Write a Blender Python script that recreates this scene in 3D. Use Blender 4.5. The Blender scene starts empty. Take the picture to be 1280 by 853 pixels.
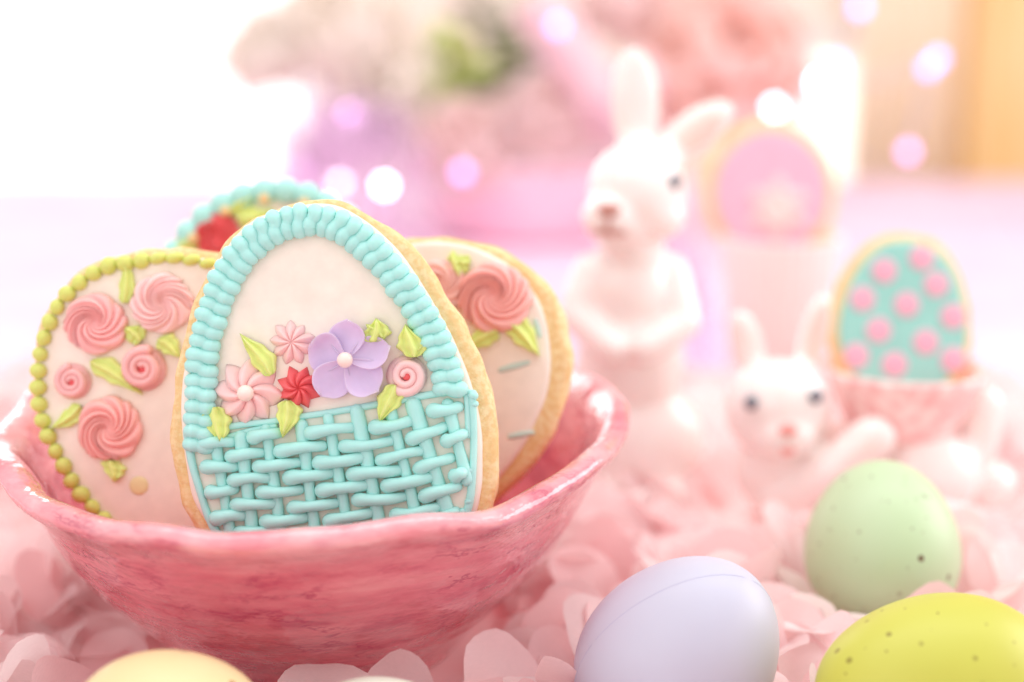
import bpy, math, random
import numpy as np
from mathutils import Vector, Matrix, Euler, noise

R = math.radians
SC = bpy.context.scene
COL = SC.collection
S = 0.01                       # everything below is written in centimetres
rng = random.Random(7)
PITCH = 12.0                   # the camera looks 12 degrees down on the table

# ------------------------------------------------------------------ camera
cam_d = bpy.data.cameras.new('camera')
cam = bpy.data.objects.new('camera', cam_d); COL.objects.link(cam)
cam.location = (0, 0, 17 * S); cam.rotation_euler = (R(90 - PITCH), 0, 0)
cam_d.sensor_width = 36; cam_d.lens = 50
cam_d.clip_start = 0.01; cam_d.clip_end = 50
cam_d.dof.use_dof = True
cam_d.dof.focus_distance = 34.6 * S
cam_d.dof.aperture_fstop = 3.8
cam_d.dof.aperture_blades = 8
cam_d.dof.aperture_rotation = R(10)
SC.camera = cam

# ------------------------------------------------------------------ world, lamps, exposure
w = bpy.data.worlds.new('World'); SC.world = w; w.use_nodes = True
bg = w.node_tree.nodes['Background']
bg.inputs[0].default_value = (1.0, 0.94, 0.94, 1); bg.inputs[1].default_value = 0.95


def area(name, loc, target, sx, sy, power, col):
    d = bpy.data.lights.new(name, 'AREA'); d.shape = 'RECTANGLE'
    d.size = sx * S; d.size_y = sy * S; d.energy = power; d.color = col
    o = bpy.data.objects.new(name, d); COL.objects.link(o)
    o.location = Vector(loc) * S
    o.rotation_euler = (Vector(target) - Vector(loc)).to_track_quat('-Z', 'Y').to_euler()
    return o


area('window_light', (-82, 226, 72), (0, 20, 12), 100, 70, 5, (1, 0.975, 0.97))
area('side_window_light', (120, 62, 55), (0, 45, 3), 90, 70, 8.5, (1, 0.96, 0.96))
area('ceiling_bounce', (-20, 30, 130), (0, 40, 0), 160, 160, 6, (1, 0.96, 0.96))
area('back_fill_light', (20, 58, 105), (15, 190, 12), 120, 60, 7.5, (1, 0.95, 0.94))  # added fill lamp without a fixture, brightens the bouquet and back wall
area('room_bounce', (-70, -60, 60), (0, 36, 5), 110, 90, 3, (1, 0.95, 0.94))

vs = SC.view_settings
vs.view_transform = 'Standard'; vs.look = 'None'; vs.exposure = 0.0; vs.gamma = 1.0
vs.use_curve_mapping = False
SC.cycles.use_denoising = True
SC.cycles.max_bounces = 12
SC.cycles.diffuse_bounces = 9
SC.cycles.transmission_bounces = 8
SC.cycles.caustics_reflective = False
SC.cycles.caustics_refractive = False
SC.cycles.sample_clamp_indirect = 6


# ------------------------------------------------------------------ helpers
def srgb(r, g, b):
    f = lambda c: c / 12.92 if c <= 0.04045 else ((c + 0.055) / 1.055) ** 2.4
    return (f(r / 255), f(g / 255), f(b / 255), 1)


class N:
    """a small wrapper for building a material's nodes"""
    def __init__(s, name):
        s.m = bpy.data.materials.new(name); s.m.use_nodes = True
        s.t = s.m.node_tree; s.b = s.t.nodes['Principled BSDF']; s.out = s.t.nodes['Material Output']
        s.co = s.t.nodes.new('ShaderNodeTexCoord')

    def n(s, kind, **kw):
        o = s.t.nodes.new('ShaderNode' + kind)
        for k, v in kw.items():
            if k in o.inputs: s.set(o.inputs[k], v)
            else: setattr(o, k, v)
        return o

    def set(s, inp, v):
        if isinstance(v, bpy.types.NodeSocket): s.t.links.new(v, inp)
        else: inp.default_value = v

    def p(s, **kw):
        for k, v in kw.items(): s.set(s.b.inputs[k.replace('_', ' ')], v)
        return s

    def noise(s, scale, detail=3, coord='Object', stretch=None, rough=0.5):
        v = s.co.outputs[coord]
        if stretch:
            mp = s.n('Mapping'); s.set(mp.inputs['Vector'], v); mp.inputs['Scale'].default_value = stretch; v = mp.outputs[0]
        t = s.n('TexNoise'); s.set(t.inputs['Vector'], v)
        t.inputs['Scale'].default_value = scale; t.inputs['Detail'].default_value = detail; t.inputs['Roughness'].default_value = rough
        return t.outputs['Fac']

    def ramp(s, fac, stops):
        r = s.n('ValToRGB'); s.set(r.inputs[0], fac)
        e = r.color_ramp.elements
        while len(e) < len(stops): e.new(0.5)
        for k, (pos, c) in enumerate(stops): e[k].position = pos; e[k].color = c
        return r.outputs[0]

    def bump(s, h, strength, dist):
        b = s.n('Bump'); s.set(b.inputs['Height'], h)
        b.inputs['Strength'].default_value = strength; b.inputs['Distance'].default_value = dist * S
        s.set(s.b.inputs['Normal'], b.outputs[0]); return s

    def mix(s, fac, a, b):
        m = s.n('Mix', data_type='RGBA')
        s.set(m.inputs[0], fac); s.set(m.inputs[6], a); s.set(m.inputs[7], b)
        return m.outputs[2]


def icing(name, c, sss=0.35, rough=0.42, radius=0.25):
    n = N(name)
    f = n.noise(180, 3)
    dark = tuple(x * 0.90 for x in c[:3]) + (1,)
    n.p(Base_Color=n.ramp(f, [(0.3, dark), (0.7, c)]), Roughness=rough, Specular_IOR_Level=0.4,
        Subsurface_Weight=sss, Subsurface_Radius=(1.0, 0.75, 0.65), Subsurface_Scale=radius * S)
    n.bump(n.noise(700, 4), 0.12, 0.03)
    return n.m


M = {}
M['aqua'] = icing('aqua_icing', srgb(178, 237, 230))
M['flood'] = icing('ivory_icing', srgb(251, 238, 225), 0.25, 0.38)
M['leaf'] = icing('lime_icing', srgb(224, 238, 142))
M['bead'] = icing('olive_lime_icing', srgb(214, 222, 120))
M['pink'] = icing('pink_icing', srgb(250, 190, 188))
M['palepink'] = icing('pale_pink_icing', srgb(252, 210, 208))
M['coral'] = icing('coral_icing', srgb(250, 188, 182))
M['blush'] = icing('blush_icing', srgb(250, 204, 196))
M['red'] = icing('red_icing', srgb(238, 104, 108), 0.2)
M['lilac'] = icing('lilac_icing', srgb(218, 198, 230))
M['pearl'] = N('sugar_pearl').p(Base_Color=srgb(250, 226, 216), Roughness=0.25, Sheen_Weight=0.3, Coat_Weight=0.3).m
M['spot'] = icing('yellow_icing_spot', srgb(244, 226, 170), 0.2)
M['mintdash'] = icing('mint_dash_icing', srgb(200, 225, 215), 0.2)
M['rosepink'] = icing('rose_pink_icing', srgb(248, 184, 204))
M['teal'] = icing('soft_teal_icing', srgb(160, 220, 210))

n = N('baked_biscuit')
f1, f2 = n.noise(90, 5), n.noise(600, 4)
n.p(Base_Color=n.mix(n.ramp(f2, [(0.38, (0, 0, 0, 1)), (0.6, (.8, .8, .8, 1))]), n.ramp(f1, [(0.3, srgb(242, 210, 150)), (0.7, srgb(250, 230, 184))]), srgb(236, 198, 134)),
    Roughness=0.75, Subsurface_Weight=0.15, Subsurface_Scale=0.2 * S)
n.bump(n.noise(420, 6, rough=0.75), 1.0, 0.07)
M['biscuit'] = n.m

n = N('pink_glazed_ceramic')
st = n.noise(24, 6, stretch=(0.5, 0.5, 4.6), rough=0.62)
st2 = n.noise(60, 5, stretch=(0.7, 0.7, 2.6), rough=0.6)
c1 = n.ramp(st, [(0.34, srgb(158, 30, 74)), (0.44, srgb(206, 84, 108)), (0.58, srgb(226, 122, 136)), (0.72, srgb(240, 160, 164))])
c2 = n.ramp(st2, [(0.36, srgb(172, 40, 82)), (0.46, srgb(226, 126, 138)), (0.7, srgb(240, 160, 164))])
sx = n.n('SeparateXYZ'); n.set(sx.inputs[0], n.co.outputs['Object'])
mr = n.n('MapRange'); n.set(mr.inputs[0], sx.outputs[2]); mr.inputs[1].default_value = 5.0 * S; mr.inputs[2].default_value = 6.1 * S
rim = n.n('Math', operation='MULTIPLY'); n.set(rim.inputs[0], mr.outputs[0]); n.set(rim.inputs[1], n.ramp(n.noise(90, 5, stretch=(1, 1, 2)), [(0.4, (0.12, .12, .12, 1)), (0.66, (0.6, .6, .6, 1))]))   # the glaze runs thin on the rim
# thin wandering crazing lines where the glaze pooled
ln = n.noise(34, 5, stretch=(0.8, 0.8, 2.4), rough=0.66)
d0 = n.n('Math', operation='SUBTRACT'); n.set(d0.inputs[0], ln); d0.inputs[1].default_value = 0.5
d1 = n.n('Math', operation='ABSOLUTE'); n.set(d1.inputs[0], d0.outputs[0])
lm = n.n('Math', operation='MULTIPLY')
n.set(lm.inputs[0], n.ramp(d1.outputs[0], [(0.0, (1, 1, 1, 1)), (0.022, (0, 0, 0, 1))])); n.set(lm.inputs[1], n.ramp(n.noise(50, 2), [(0.40, (0, 0, 0, 1)), (0.55, (.8, .8, .8, 1))]))
body_c = n.mix(lm.outputs[0], n.mix(0.42, c1, c2), srgb(176, 44, 86))
cc = n.mix(rim.outputs[0], body_c, srgb(250, 200, 202))
n.p(Base_Color=cc, Roughness=0.2, Coat_Weight=1.0, Coat_Roughness=0.04, Specular_IOR_Level=0.5,
    Subsurface_Weight=0.0)
n.bump(n.noise(100, 3, stretch=(1, 1, 1.6)), 0.8, 0.14); n.set(n.b.inputs['Coat Normal'], n.b.inputs['Normal'].links[0].from_socket)
M['bowl'] = n.m


def ceramic(name, c, cdark):
    n = N(name)
    n.p(Base_Color=n.ramp(n.noise(30, 3), [(0.3, cdark), (0.65, c)]), Roughness=0.2, Coat_Weight=0.7, Coat_Roughness=0.05,
        Subsurface_Weight=0.2, Subsurface_Radius=(1, 0.6, 0.5), Subsurface_Scale=0.4 * S)
    n.bump(n.noise(95, 4), 0.35, 0.12)
    return n.m


M['rabbit'] = ceramic('white_glazed_ceramic', srgb(248, 240, 237), srgb(243, 231, 226))
M['earpink'] = ceramic('pink_ear_glaze', srgb(250, 218, 208), srgb(246, 208, 198))
M['nose'] = ceramic('brown_nose_glaze', srgb(196, 140, 128), srgb(176, 120, 110))
M['nosepink'] = ceramic('pink_nose_glaze', srgb(240, 168, 160), srgb(230, 150, 146))
M['eye'] = N('grey_eye_glaze').p(Base_Color=srgb(112, 116, 128), Roughness=0.12, Coat_Weight=1.0).m
n = N('pink_speckled_cup_glaze')
n.p(Base_Color=n.ramp(n.noise(220, 3), [(0.42, srgb(244, 190, 190)), (0.6, srgb(253, 230, 226))]), Roughness=0.25, Coat_Weight=0.5)
M['cup'] = n.m
n = N('white_cup_paper')
n.p(Base_Color=srgb(250, 238, 236), Roughness=0.5); M['whitecup'] = n.m


def egg_mat(name, c, c2, speck=None, sc=130, thr=0.17, keep=0.62, seam=False):
    n = N(name)
    col = n.ramp(n.noise(28, 3), [(0.3, c2), (0.7, c)])
    if speck:
        for k, (scale, t, kp) in enumerate(((sc, thr, keep), (sc * 2.1, thr * 0.9, keep + 0.0))):
            v = n.n('TexVoronoi'); n.set(v.inputs['Vector'], n.co.outputs['Object']); v.inputs['Scale'].default_value = scale
            a = n.n('Math', operation='LESS_THAN'); n.set(a.inputs[0], v.outputs['Distance']); a.inputs[1].default_value = t
            sep = n.n('SeparateColor'); n.set(sep.inputs[0], v.outputs['Color'])
            b = n.n('Math', operation='GREATER_THAN'); n.set(b.inputs[0], sep.outputs[0]); b.inputs[1].default_value = kp
            mul = n.n('Math', operation='MULTIPLY'); n.set(mul.inputs[0], a.outputs[0]); n.set(mul.inputs[1], b.outputs[0])
            sz = n.n('Math', operation='MULTIPLY'); n.set(sz.inputs[0], mul.outputs[0]); n.set(sz.inputs[1], sep.outputs[1])
            col = n.mix(sz.outputs[0], col, speck)
    n.p(Base_Color=col, Roughness=0.42, Specular_IOR_Level=0.45, Subsurface_Weight=0.25, Subsurface_Radius=(1, 0.8, 0.7), Subsurface_Scale=0.5 * S)
    n.bump(n.noise(500, 4), 0.1, 0.03)
    return n.m


M['egg_lilac'] = egg_mat('lilac_egg_shell', srgb(200, 201, 218), srgb(196, 196, 213))
M['egg_green'] = egg_mat('mint_green_egg_shell', srgb(192, 214, 176), srgb(186, 210, 168), srgb(96, 52, 26), 150, 0.14, 0.2)
M['egg_yg'] = egg_mat('yellow_green_egg_shell', srgb(200, 202, 88), srgb(194, 194, 80), srgb(110, 84, 24), 160, 0.13, 0.1)
M['egg_cream'] = egg_mat('cream_yellow_egg_shell', srgb(232, 216, 170), srgb(226, 208, 156), srgb(150, 96, 40), 85, 0.13, 0.3)
M['egg_mint'] = egg_mat('pale_mint_egg_shell', srgb(226, 236, 220), srgb(218, 230, 212))
M['seam'] = N('lilac_egg_seam').p(Base_Color=srgb(190, 188, 214), Roughness=0.6).m


def petal_mat(name, c, trans=0.35, sheen=0.4):
    n = N(name)
    f = n.noise(900, 2, stretch=(1, 6, 1))
    col = n.ramp(f, [(0.3, tuple(x * 0.94 for x in c[:3]) + (1,)), (0.7, c)])
    n.p(Base_Color=col, Roughness=0.46, Sheen_Weight=sheen, Sheen_Roughness=0.4, Specular_IOR_Level=0.5)
    tr = n.n('BsdfTranslucent'); n.set(tr.inputs['Color'], col)
    mx = n.n('MixShader'); mx.inputs[0].default_value = trans
    n.t.links.new(n.b.outputs[0], mx.inputs[1]); n.t.links.new(tr.outputs[0], mx.inputs[2])
    n.t.links.new(mx.outputs[0], n.out.inputs['Surface'])
    return n.m


M['petal'] = petal_mat('pink_taffeta_petal', srgb(255, 240, 240), 0.58)
M['petal2'] = petal_mat('blush_taffeta_petal', srgb(255, 246, 245), 0.58)
M['petal3'] = petal_mat('pale_taffeta_petal', srgb(255, 230, 230), 0.42)
M['peony'] = petal_mat('pink_peony_petal', srgb(255, 240, 238), 0.5)
M['peony_coral'] = petal_mat('coral_peony_petal', srgb(255, 234, 228), 0.55)
M['peony_cream'] = petal_mat('cream_rose_petal', srgb(255, 250, 244), 0.5)
M['tulle'] = petal_mat('magenta_tulle', srgb(255, 224, 250), 0.55)
nt = M['tulle'].node_tree; tp = nt.nodes.new('ShaderNodeBsdfTransparent'); ms = nt.nodes.new('ShaderNodeMixShader'); ms.inputs[0].default_value = 0.66   # open weave
o_ = nt.nodes['Material Output']; nt.links.new(o_.inputs['Surface'].links[0].from_socket, ms.inputs[1]); nt.links.new(tp.outputs[0], ms.inputs[2]); nt.links.new(ms.outputs[0], o_.inputs['Surface'])
M['ribbon'] = petal_mat('pale_pink_ribbon', srgb(248, 214, 220), 0.3, 0.6)
n = N('pale_satin_cloth')
n.p(Base_Color=n.ramp(n.noise(9, 4), [(0.35, srgb(224, 190, 212)), (0.65, srgb(236, 206, 223))]), Roughness=0.6, Specular_IOR_Level=0.25)
n.bump(n.noise(24, 5), 0.7, 1.0)
M['satin'] = n.m
n = N('blush_ground_cloth')
n.p(Base_Color=srgb(255, 232, 231), Roughness=0.8); M['ground_cloth'] = n.m
n = N('leaf_green')
n.p(Base_Color=n.ramp(n.noise(40, 3), [(0.3, srgb(160, 174, 100)), (0.7, srgb(206, 208, 132))]), Roughness=0.5); M['green'] = n.m
n = N('dark_leaf_green')
n.p(Base_Color=n.ramp(n.noise(40, 3), [(0.3, srgb(140, 146, 124)), (0.7, srgb(170, 172, 144))]), Roughness=0.5); M['greendark'] = n.m
M['stem'] = N('stem_green').p(Base_Color=srgb(130, 150, 84), Roughness=0.6).m
M['pot'] = ceramic('rose_pink_pot_glaze', srgb(252, 218, 228), srgb(250, 208, 222))
n = N('cream_wall_paint')
n.p(Base_Color=n.ramp(n.noise(3, 3), [(0.3, srgb(252, 240, 226)), (0.7, srgb(254, 246, 234))]), Roughness=0.8); M['wall'] = n.m
n = N('orange_pine_wood')
g = n.noise(14, 5, stretch=(3, 3, 0.3))
n.p(Base_Color=n.ramp(g, [(0.3, srgb(246, 206, 136)), (0.7, srgb(254, 228, 176))]), Roughness=0.45); n.bump(g, 0.2, 0.1)
M['wood'] = n.m
n = N('floor_oak')
n.p(Base_Color=n.ramp(n.noise(6, 5, stretch=(1, 8, 1)), [(0.3, srgb(208, 178, 146)), (0.7, srgb(226, 198, 168))]), Roughness=0.5); M['floor'] = n.m
M['frame'] = N('white_frame_paint').p(Base_Color=srgb(242, 240, 238), Roughness=0.45).m
n = N('sheer_curtain'); n.p(Base_Color=srgb(254, 244, 228), Roughness=0.8); M['curtain'] = n.m


def glow(name, c, k):
    n = N(name); n.p(Base_Color=(0.8, 0.8, 0.8, 1), Emission_Color=c, Emission_Strength=k); return n.m


M['pane'] = glow('bright_daylight_pane', (1, 0.985, 0.98, 1), 1.2)
M['bulb_p'] = glow('purple_fairy_bulb', (0.82, 0.22, 1.0, 1), 3.2)
M['bulb_w'] = glow('white_fairy_bulb', (1.0, 0.84, 1.0, 1), 11)
M['wire'] = N('silver_wire').p(Base_Color=srgb(200, 190, 200), Metallic=0.8, Roughness=0.4).m


def link(name, me, mat=None, parent=None, loc=None, rot=None):
    o = bpy.data.objects.new(name, me); COL.objects.link(o)
    if mat is not None and me is not None and not me.materials: me.materials.append(mat)
    if parent is not None: o.parent = parent
    if loc is not None: o.location = Vector(loc) * S
    if rot is not None: o.rotation_euler = rot
    return o


def mesh(name, v, f, smooth=True):
    me = bpy.data.meshes.new(name)
    me.from_pydata([(a * S, b * S, c * S) for a, b, c in v], [], f)
    if smooth: me.polygons.foreach_set('use_smooth', [True] * len(me.polygons))
    me.update(); return me


def tag(o, label=None, cat=None, group=None, kind=None):
    for k, v in (('label', label), ('category', cat), ('group', group), ('kind', kind)):
        if v: o[k] = v
    return o


def thing(name, label, cat, loc=(0, 0, 0), rot=None, group=None):
    return tag(link(name, None, None, None, loc, rot), label, cat, group)


def revolve(prof, n=64, cap0=True, cap1=True, fn=None):
    """prof: list of (r, z); fn(r, z, angle) -> (r, z) may roughen it"""
    v, f = [], []
    for r, z in prof:
        for k in range(n):
            a = 2 * math.pi * k / n
            rr, zz = fn(r, z, a) if fn else (r, z)
            v.append((rr * math.cos(a), rr * math.sin(a), zz))
    for i in range(len(prof) - 1):
        for k in range(n):
            f.append((i * n + k, i * n + (k + 1) % n, (i + 1) * n + (k + 1) % n, (i + 1) * n + k))
    if cap0: f.append(tuple(range(n - 1, -1, -1)))
    if cap1: f.append(tuple(range((len(prof) - 1) * n, len(prof) * n)))
    return v, f


def tube(pts, rad, n=10, flat=1.0):
    """a rounded tube through pts with a radius per point; flat squashes it in z"""
    P = [Vector(p) for p in pts]; m = len(P)
    v, f = [], []
    rings = []
    T0 = (P[1] - P[0]).normalized(); T1 = (P[-1] - P[-2]).normalized()
    for a in (1.0, 0.8, 0.42):       # round start cap
        rings.append((P[0] - T0 * rad[0] * a, rad[0] * math.sqrt(max(0.0, 1 - a * a)) + 1e-4, T0))
    for i in range(m):
        t = (P[min(i + 1, m - 1)] - P[max(i - 1, 0)]).normalized(); rings.append((P[i], rad[i], t))
    for a in (0.42, 0.8, 1.0):
        rings.append((P[-1] + T1 * rad[-1] * a, rad[-1] * math.sqrt(max(0.0, 1 - a * a)) + 1e-4, T1))
    up = Vector((0, 0, 1))
    if abs(T0.dot(up)) > 0.95: up = Vector((0, 1, 0))
    for c, r, t in rings:
        s = t.cross(up); s = s.normalized() if s.length > 1e-5 else Vector((1, 0, 0))
        u = s.cross(t).normalized()
        for k in range(n):
            a = 2 * math.pi * k / n
            v.append(tuple(c + s * (r * math.cos(a)) + u * (r * math.sin(a) * flat)))
    for i in range(len(rings) - 1):
        for k in range(n):
            f.append((i * n + k, i * n + (k + 1) % n, (i + 1) * n + (k + 1) % n, (i + 1) * n + k))
    f.append(tuple(range(n - 1, -1, -1))); f.append(tuple(range((len(rings) - 1) * n, len(rings) * n)))
    return v, f


def ball(r, n=16, m=10, flat=1.0, jit=0.0):
    prof = [(r * math.sin(math.pi * k / m) + 1e-4, -r * flat * math.cos(math.pi * k / m)) for k in range(m + 1)]
    ph = rng.random() * 9
    return revolve(prof, n, fn=(lambda a, z, t: (a * (1 + jit * math.sin(2 * t + ph)), z)) if jit else None)


def merge(*parts):
    V, F = [], []
    for v, f in parts:
        o = len(V); V += list(v); F += [tuple(i + o for i in q) for q in f]
    return V, F


def xf(vf, mat):
    return [tuple(mat @ Vector(p)) for p in vf[0]], vf[1]


def spline(pts, n, closed=True):
    P = [Vector((p[0], p[1], 0)) for p in pts]; m = len(P); out = []
    seg = m if closed else m - 1
    for i in range(seg):
        g = (lambda k: P[k % m]) if closed else (lambda k: P[min(max(k, 0), m - 1)])
        a, b, c, d = g(i - 1), g(i), g(i + 1), g(i + 2)
        for j in range(12):
            t = j / 12
            out.append(0.5 * ((2 * b) + (c - a) * t + (2 * a - 5 * b + 4 * c - d) * t * t + (3 * b - 3 * c + d - a) * t ** 3))
    if not closed: out.append(P[-1])
    L = [0.0]
    Q = out + ([out[0]] if closed else [])
    for i in range(1, len(Q)): L.append(L[-1] + (Q[i] - Q[i - 1]).length)
    res = []
    cnt = n if closed else n - 1
    j = 0
    for k in range(n):
        s = L[-1] * k / cnt
        while j < len(L) - 2 and L[j + 1] < s: j += 1
        d = L[j + 1] - L[j]
        res.append(Q[j].lerp(Q[j + 1], (s - L[j]) / d if d > 0 else 0))
    return [(p.x, p.y) for p in res]


def slab(outline, rings, n=120, wob=0.0):
    """a plate from a closed outline: rings = [(inset, z), ...] back to front, then filled to its centre"""
    P = spline(outline, n)
    ar = sum(P[i][0] * P[(i + 1) % n][1] - P[(i + 1) % n][0] * P[i][1] for i in range(n))
    if ar < 0: P = P[::-1]
    cx = sum(p[0] for p in P) / n; cy = sum(p[1] for p in P) / n
    nr = []
    for i in range(n):
        a, b = P[i - 1], P[(i + 1) % n]
        d = Vector((b[1] - a[1], -(b[0] - a[0]))).normalized(); nr.append(d)
    v, f = [], []
    for inset, z in rings:
        for i in range(n):
            q = wob * noise.noise((P[i][0] * 1.3, P[i][1] * 1.3, z * 1.5))
            v.append((P[i][0] - nr[i].x * (inset + q), P[i][1] - nr[i].y * (inset + q), z))
    last = [v[(len(rings) - 1) * n + i] for i in range(n)]
    for sc in (0.75, 0.5, 0.25):
        for i in range(n):
            v.append((cx + (last[i][0] - cx) * sc, cy + (last[i][1] - cy) * sc, last[i][2]))
    m = len(rings) + 3
    for i in range(m - 1):
        for k in range(n):
            f.append((i * n + k, i * n + (k + 1) % n, (i + 1) * n + (k + 1) % n, (i + 1) * n + k))
    f.append(tuple(range(n - 1, -1, -1))); f.append(tuple(range((m - 1) * n, m * n)))
    return v, f


# ---- piped icing shapes, lying in the xy plane, rising in +z
def polar(fn, nr=18, nt=96):
    """fn(u, a) -> (r, z, da): a height field in polar form, closed below"""
    v, f = [(0, 0, fn(0, 0)[1])], []
    for i in range(1, nr + 1):
        for k in range(nt):
            a = 2 * math.pi * k / nt
            r, z, da = fn(i / nr, a)
            v.append((r * math.cos(a + da), r * math.sin(a + da), z))
    for k in range(nt): f.append((0, 1 + k, 1 + (k + 1) % nt))
    for i in range(nr - 1):
        for k in range(nt):
            a = 1 + i * nt
            f.append((a + k, a + nt + k, a + nt + (k + 1) % nt, a + (k + 1) % nt))
    f.append(tuple(1 + (nr - 1) * nt + k for k in range(nt - 1, -1, -1)))
    return v, f


def rosette(Rr, ridges=10, turn=2.2, high=0.42, seed=0):
    q = random.Random(seed); ph = q.random() * 6
    def fn(u, a):
        dome = math.sqrt(max(0.0, 1 - (u * 0.985) ** 2.6))
        phase = ridges * a * 0.5 + ph + 0.55 * math.sin(a + 2 * ph) + 0.35 * math.sin(2 * a + ph + 3 * u) + 0.22 * math.sin(3 * a - ph)
        w = abs(math.sin(phase)) * (0.80 + 0.20 * math.sin(2 * a + 3 * ph))
        ridge = (w ** 0.7) * min(1.0, u * 2.2)
        z = Rr * high * (0.30 + 0.70 * dome) * (0.60 + 0.50 * ridge) + Rr * 0.05 * math.sin(a * 1 + u * 7 + ph) * (1 - u) 
        if u > 0.97: z = 0
        r = Rr * u * (0.93 + 0.07 * w * u + 0.035 * math.sin(2 * a + ph) + 0.02 * math.sin(3 * a))
        return r, z, turn * (1 - (1 - u) ** 1.35) * (1 + 0.22 * math.sin(a + ph) + 0.08 * math.sin(3 * a + 2 * ph))
    return polar(fn, 30, 150)


def dropflower(Rr, pts, sharp, twist, high, seed=0, cup=0.0):
    q = random.Random(seed); ph = q.random() * 6
    am = [1 + q.uniform(-0.07, 0.07) for _ in range(pts)]
    def fn(u, a):
        k = int((a * pts / (2 * math.pi)) + 0.5) % pts
        fr = abs(((a * pts / (2 * math.pi)) + 0.5) % 1.0 - 0.5) * 2      # 0 on a ridge, 1 in a valley
        c = (1 - fr ** 1.5) ** 0.6                                     # broad ridges, sharp valleys
        tip = (1 - fr) ** sharp
        out = (0.74 + 0.30 * tip) * am[k]
        r = Rr * u * (0.55 * (1 - u) + out * u + 0.45 * u * (1 - u))
        z = Rr * high * ((1 - u ** 2.0) * (0.62 + 0.42 * c * min(1, u * 2.5)) + 0.30 * c * (u ** 1.5) * (1 - u ** 6) - cup * math.exp(-(u / 0.2) ** 2))
        return r, max(z, 0.0), ph + twist * (1 - u)
    return polar(fn, 18, pts * 14)


def leafshape(L, W, seed=0, ruffle=3, high=0.30):
    """a piped leaf from (0,0) to its tip at (0,L)"""
    q = random.Random(seed); ph = q.random() * 6
    nu, nv = 22, 13; v, f = [], []
    for i in range(nu + 1):
        u = i / nu
        wd = W * (0.55 * math.sqrt(max(0.0, 1 - (1 - min(u / 0.30, 1)) ** 2)) * 0.8 + 0.45 * math.sin(math.pi * min(1, u * 0.9 + 0.12))) * (1 - u ** 2.2) ** 0.9
        rf = 1 + 0.16 * math.sin(ruffle * math.pi * 2 * u + ph) * (1 - u)
        rf2 = 1 + 0.16 * math.sin(ruffle * math.pi * 2 * u + ph + 1.9) * (1 - u)
        for j in range(nv):
            t = -1 + 2 * j / (nv - 1)
            x = 0.5 * wd * t * (rf if t < 0 else rf2) + 0.10 * W * math.sin(3 * u + ph)
            z = W * high * 1.25 * ((1 - t * t) ** 0.5) * (0.72 + 0.30 * math.cos(t * math.pi * 2.2)) * min(1, (1 - u) * 3.5 + 0.25)
            z *= 1 + 0.13 * math.sin(ruffle * math.pi * 2 * u + ph + 1.1 * t) * abs(t)
            if j in (0, nv - 1): z = 0
            v.append((x, u * L, z + 0.10 * W * u * u * (0 if j in (0, nv - 1) else 1)))
    for i in range(nu):
        for j in range(nv - 1):
            f.append((i * nv + j, i * nv + j + 1, (i + 1) * nv + j + 1, (i + 1) * nv + j))
    v2 = [(a, b, 0.0) for a, b, c in v]
    return v, f


def curlrose(Rr, seed=0, turns=1.75):
    q = random.Random(seed); ph = q.random() * 6
    pts, rad = [], []
    nn = 46
    for i in range(nn):
        t = i / (nn - 1)
        r = Rr * (0.76 - 0.58 * t ** 0.85); a = ph + t * turns * 2 * math.pi
        pts.append((r * math.cos(a), r * math.sin(a), Rr * (0.22 + 0.12 * t))); rad.append(Rr * (0.235 - 0.10 * t))
    t1 = tube(pts, rad, 12, 1.5)
    base = revolve([(Rr * 0.86, 0), (Rr * 0.9, Rr * 0.12), (Rr * 0.7, Rr * 0.2), (Rr * 0.1, Rr * 0.2)], 32)
    return merge(t1, base)


def place(parent, name, vf, mat, x, y, z=0.0, rot=0.0, tiltx=0.0):
    o = link(name, mesh(name, *vf), mat, parent, (x, y, z)); o.rotation_euler = (tiltx, 0, rot); return o


FACE = (R(90 - PITCH), 0, 0)       # the cookies lean back against each other, about square to the table's viewer


class Cookie:
    """A cookie standing on edge. Its decoration is drawn in drawing units on the cookie's own flat face:
    origin (x0, y0), k centimetres per unit, y counted downwards."""
    def __init__(s, name, label, loc, x0, y0, k, rot=FACE, thick=0.85):
        s.o = thing(name, label, 'cookie', loc, rot, 'decorated egg cookies'); s.x0, s.y0, s.k, s.th = x0, y0, k, thick

    def c(s, x, y): return ((x - s.x0) * s.k, (s.y0 - y) * s.k)

    def biscuit(s, pts):
        P = [s.c(*p) for p in pts]
        vf = slab(P, [(0.14, -s.th), (0.03, -s.th + 0.08), (0.0, -s.th * 0.6), (0.0, -0.26), (0.05, -0.10), (0.14, -0.02), (0.26, 0.0)], 160, 0.10)
        return link('biscuit', mesh('biscuit', *vf), M['biscuit'], s.o)

    def flood(s, pts, mat=None, name='flood_icing'):
        P = [s.c(*p) for p in pts]
        vf = slab(P, [(0.0, -0.03), (0.0, 0.03), (0.03, 0.085), (0.09, 0.115), (0.18, 0.125)], 160, 0.03)
        return link(name, mesh(name, *vf), mat or M['flood'], s.o)

    def leaf(s, bx, by, tx, ty, w, seed, mat='leaf', z=0.11):
        x, y = s.c(bx, by); X, Y = s.c(tx, ty)
        L = math.hypot(X - x, Y - y); a = math.atan2(Y - y, X - x) - math.pi / 2
        return place(s.o, 'piped_leaf', leafshape(L, w * s.k, seed), M[mat], x, y, z, a)

    def rosette(s, x, y, r, mat, seed, ridges=13, turn=3.3):
        X, Y = s.c(x, y)
        return place(s.o, 'piped_rosette', rosette(r * s.k, ridges, turn, 0.45, seed), M[mat], X, Y, 0.11)

    def pearl(s, parent, r, z):
        return link('sugar_pearl', mesh('sugar_pearl', *ball(r * s.k, 18, 12)), M['pearl'], parent, (0, 0, z))


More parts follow.
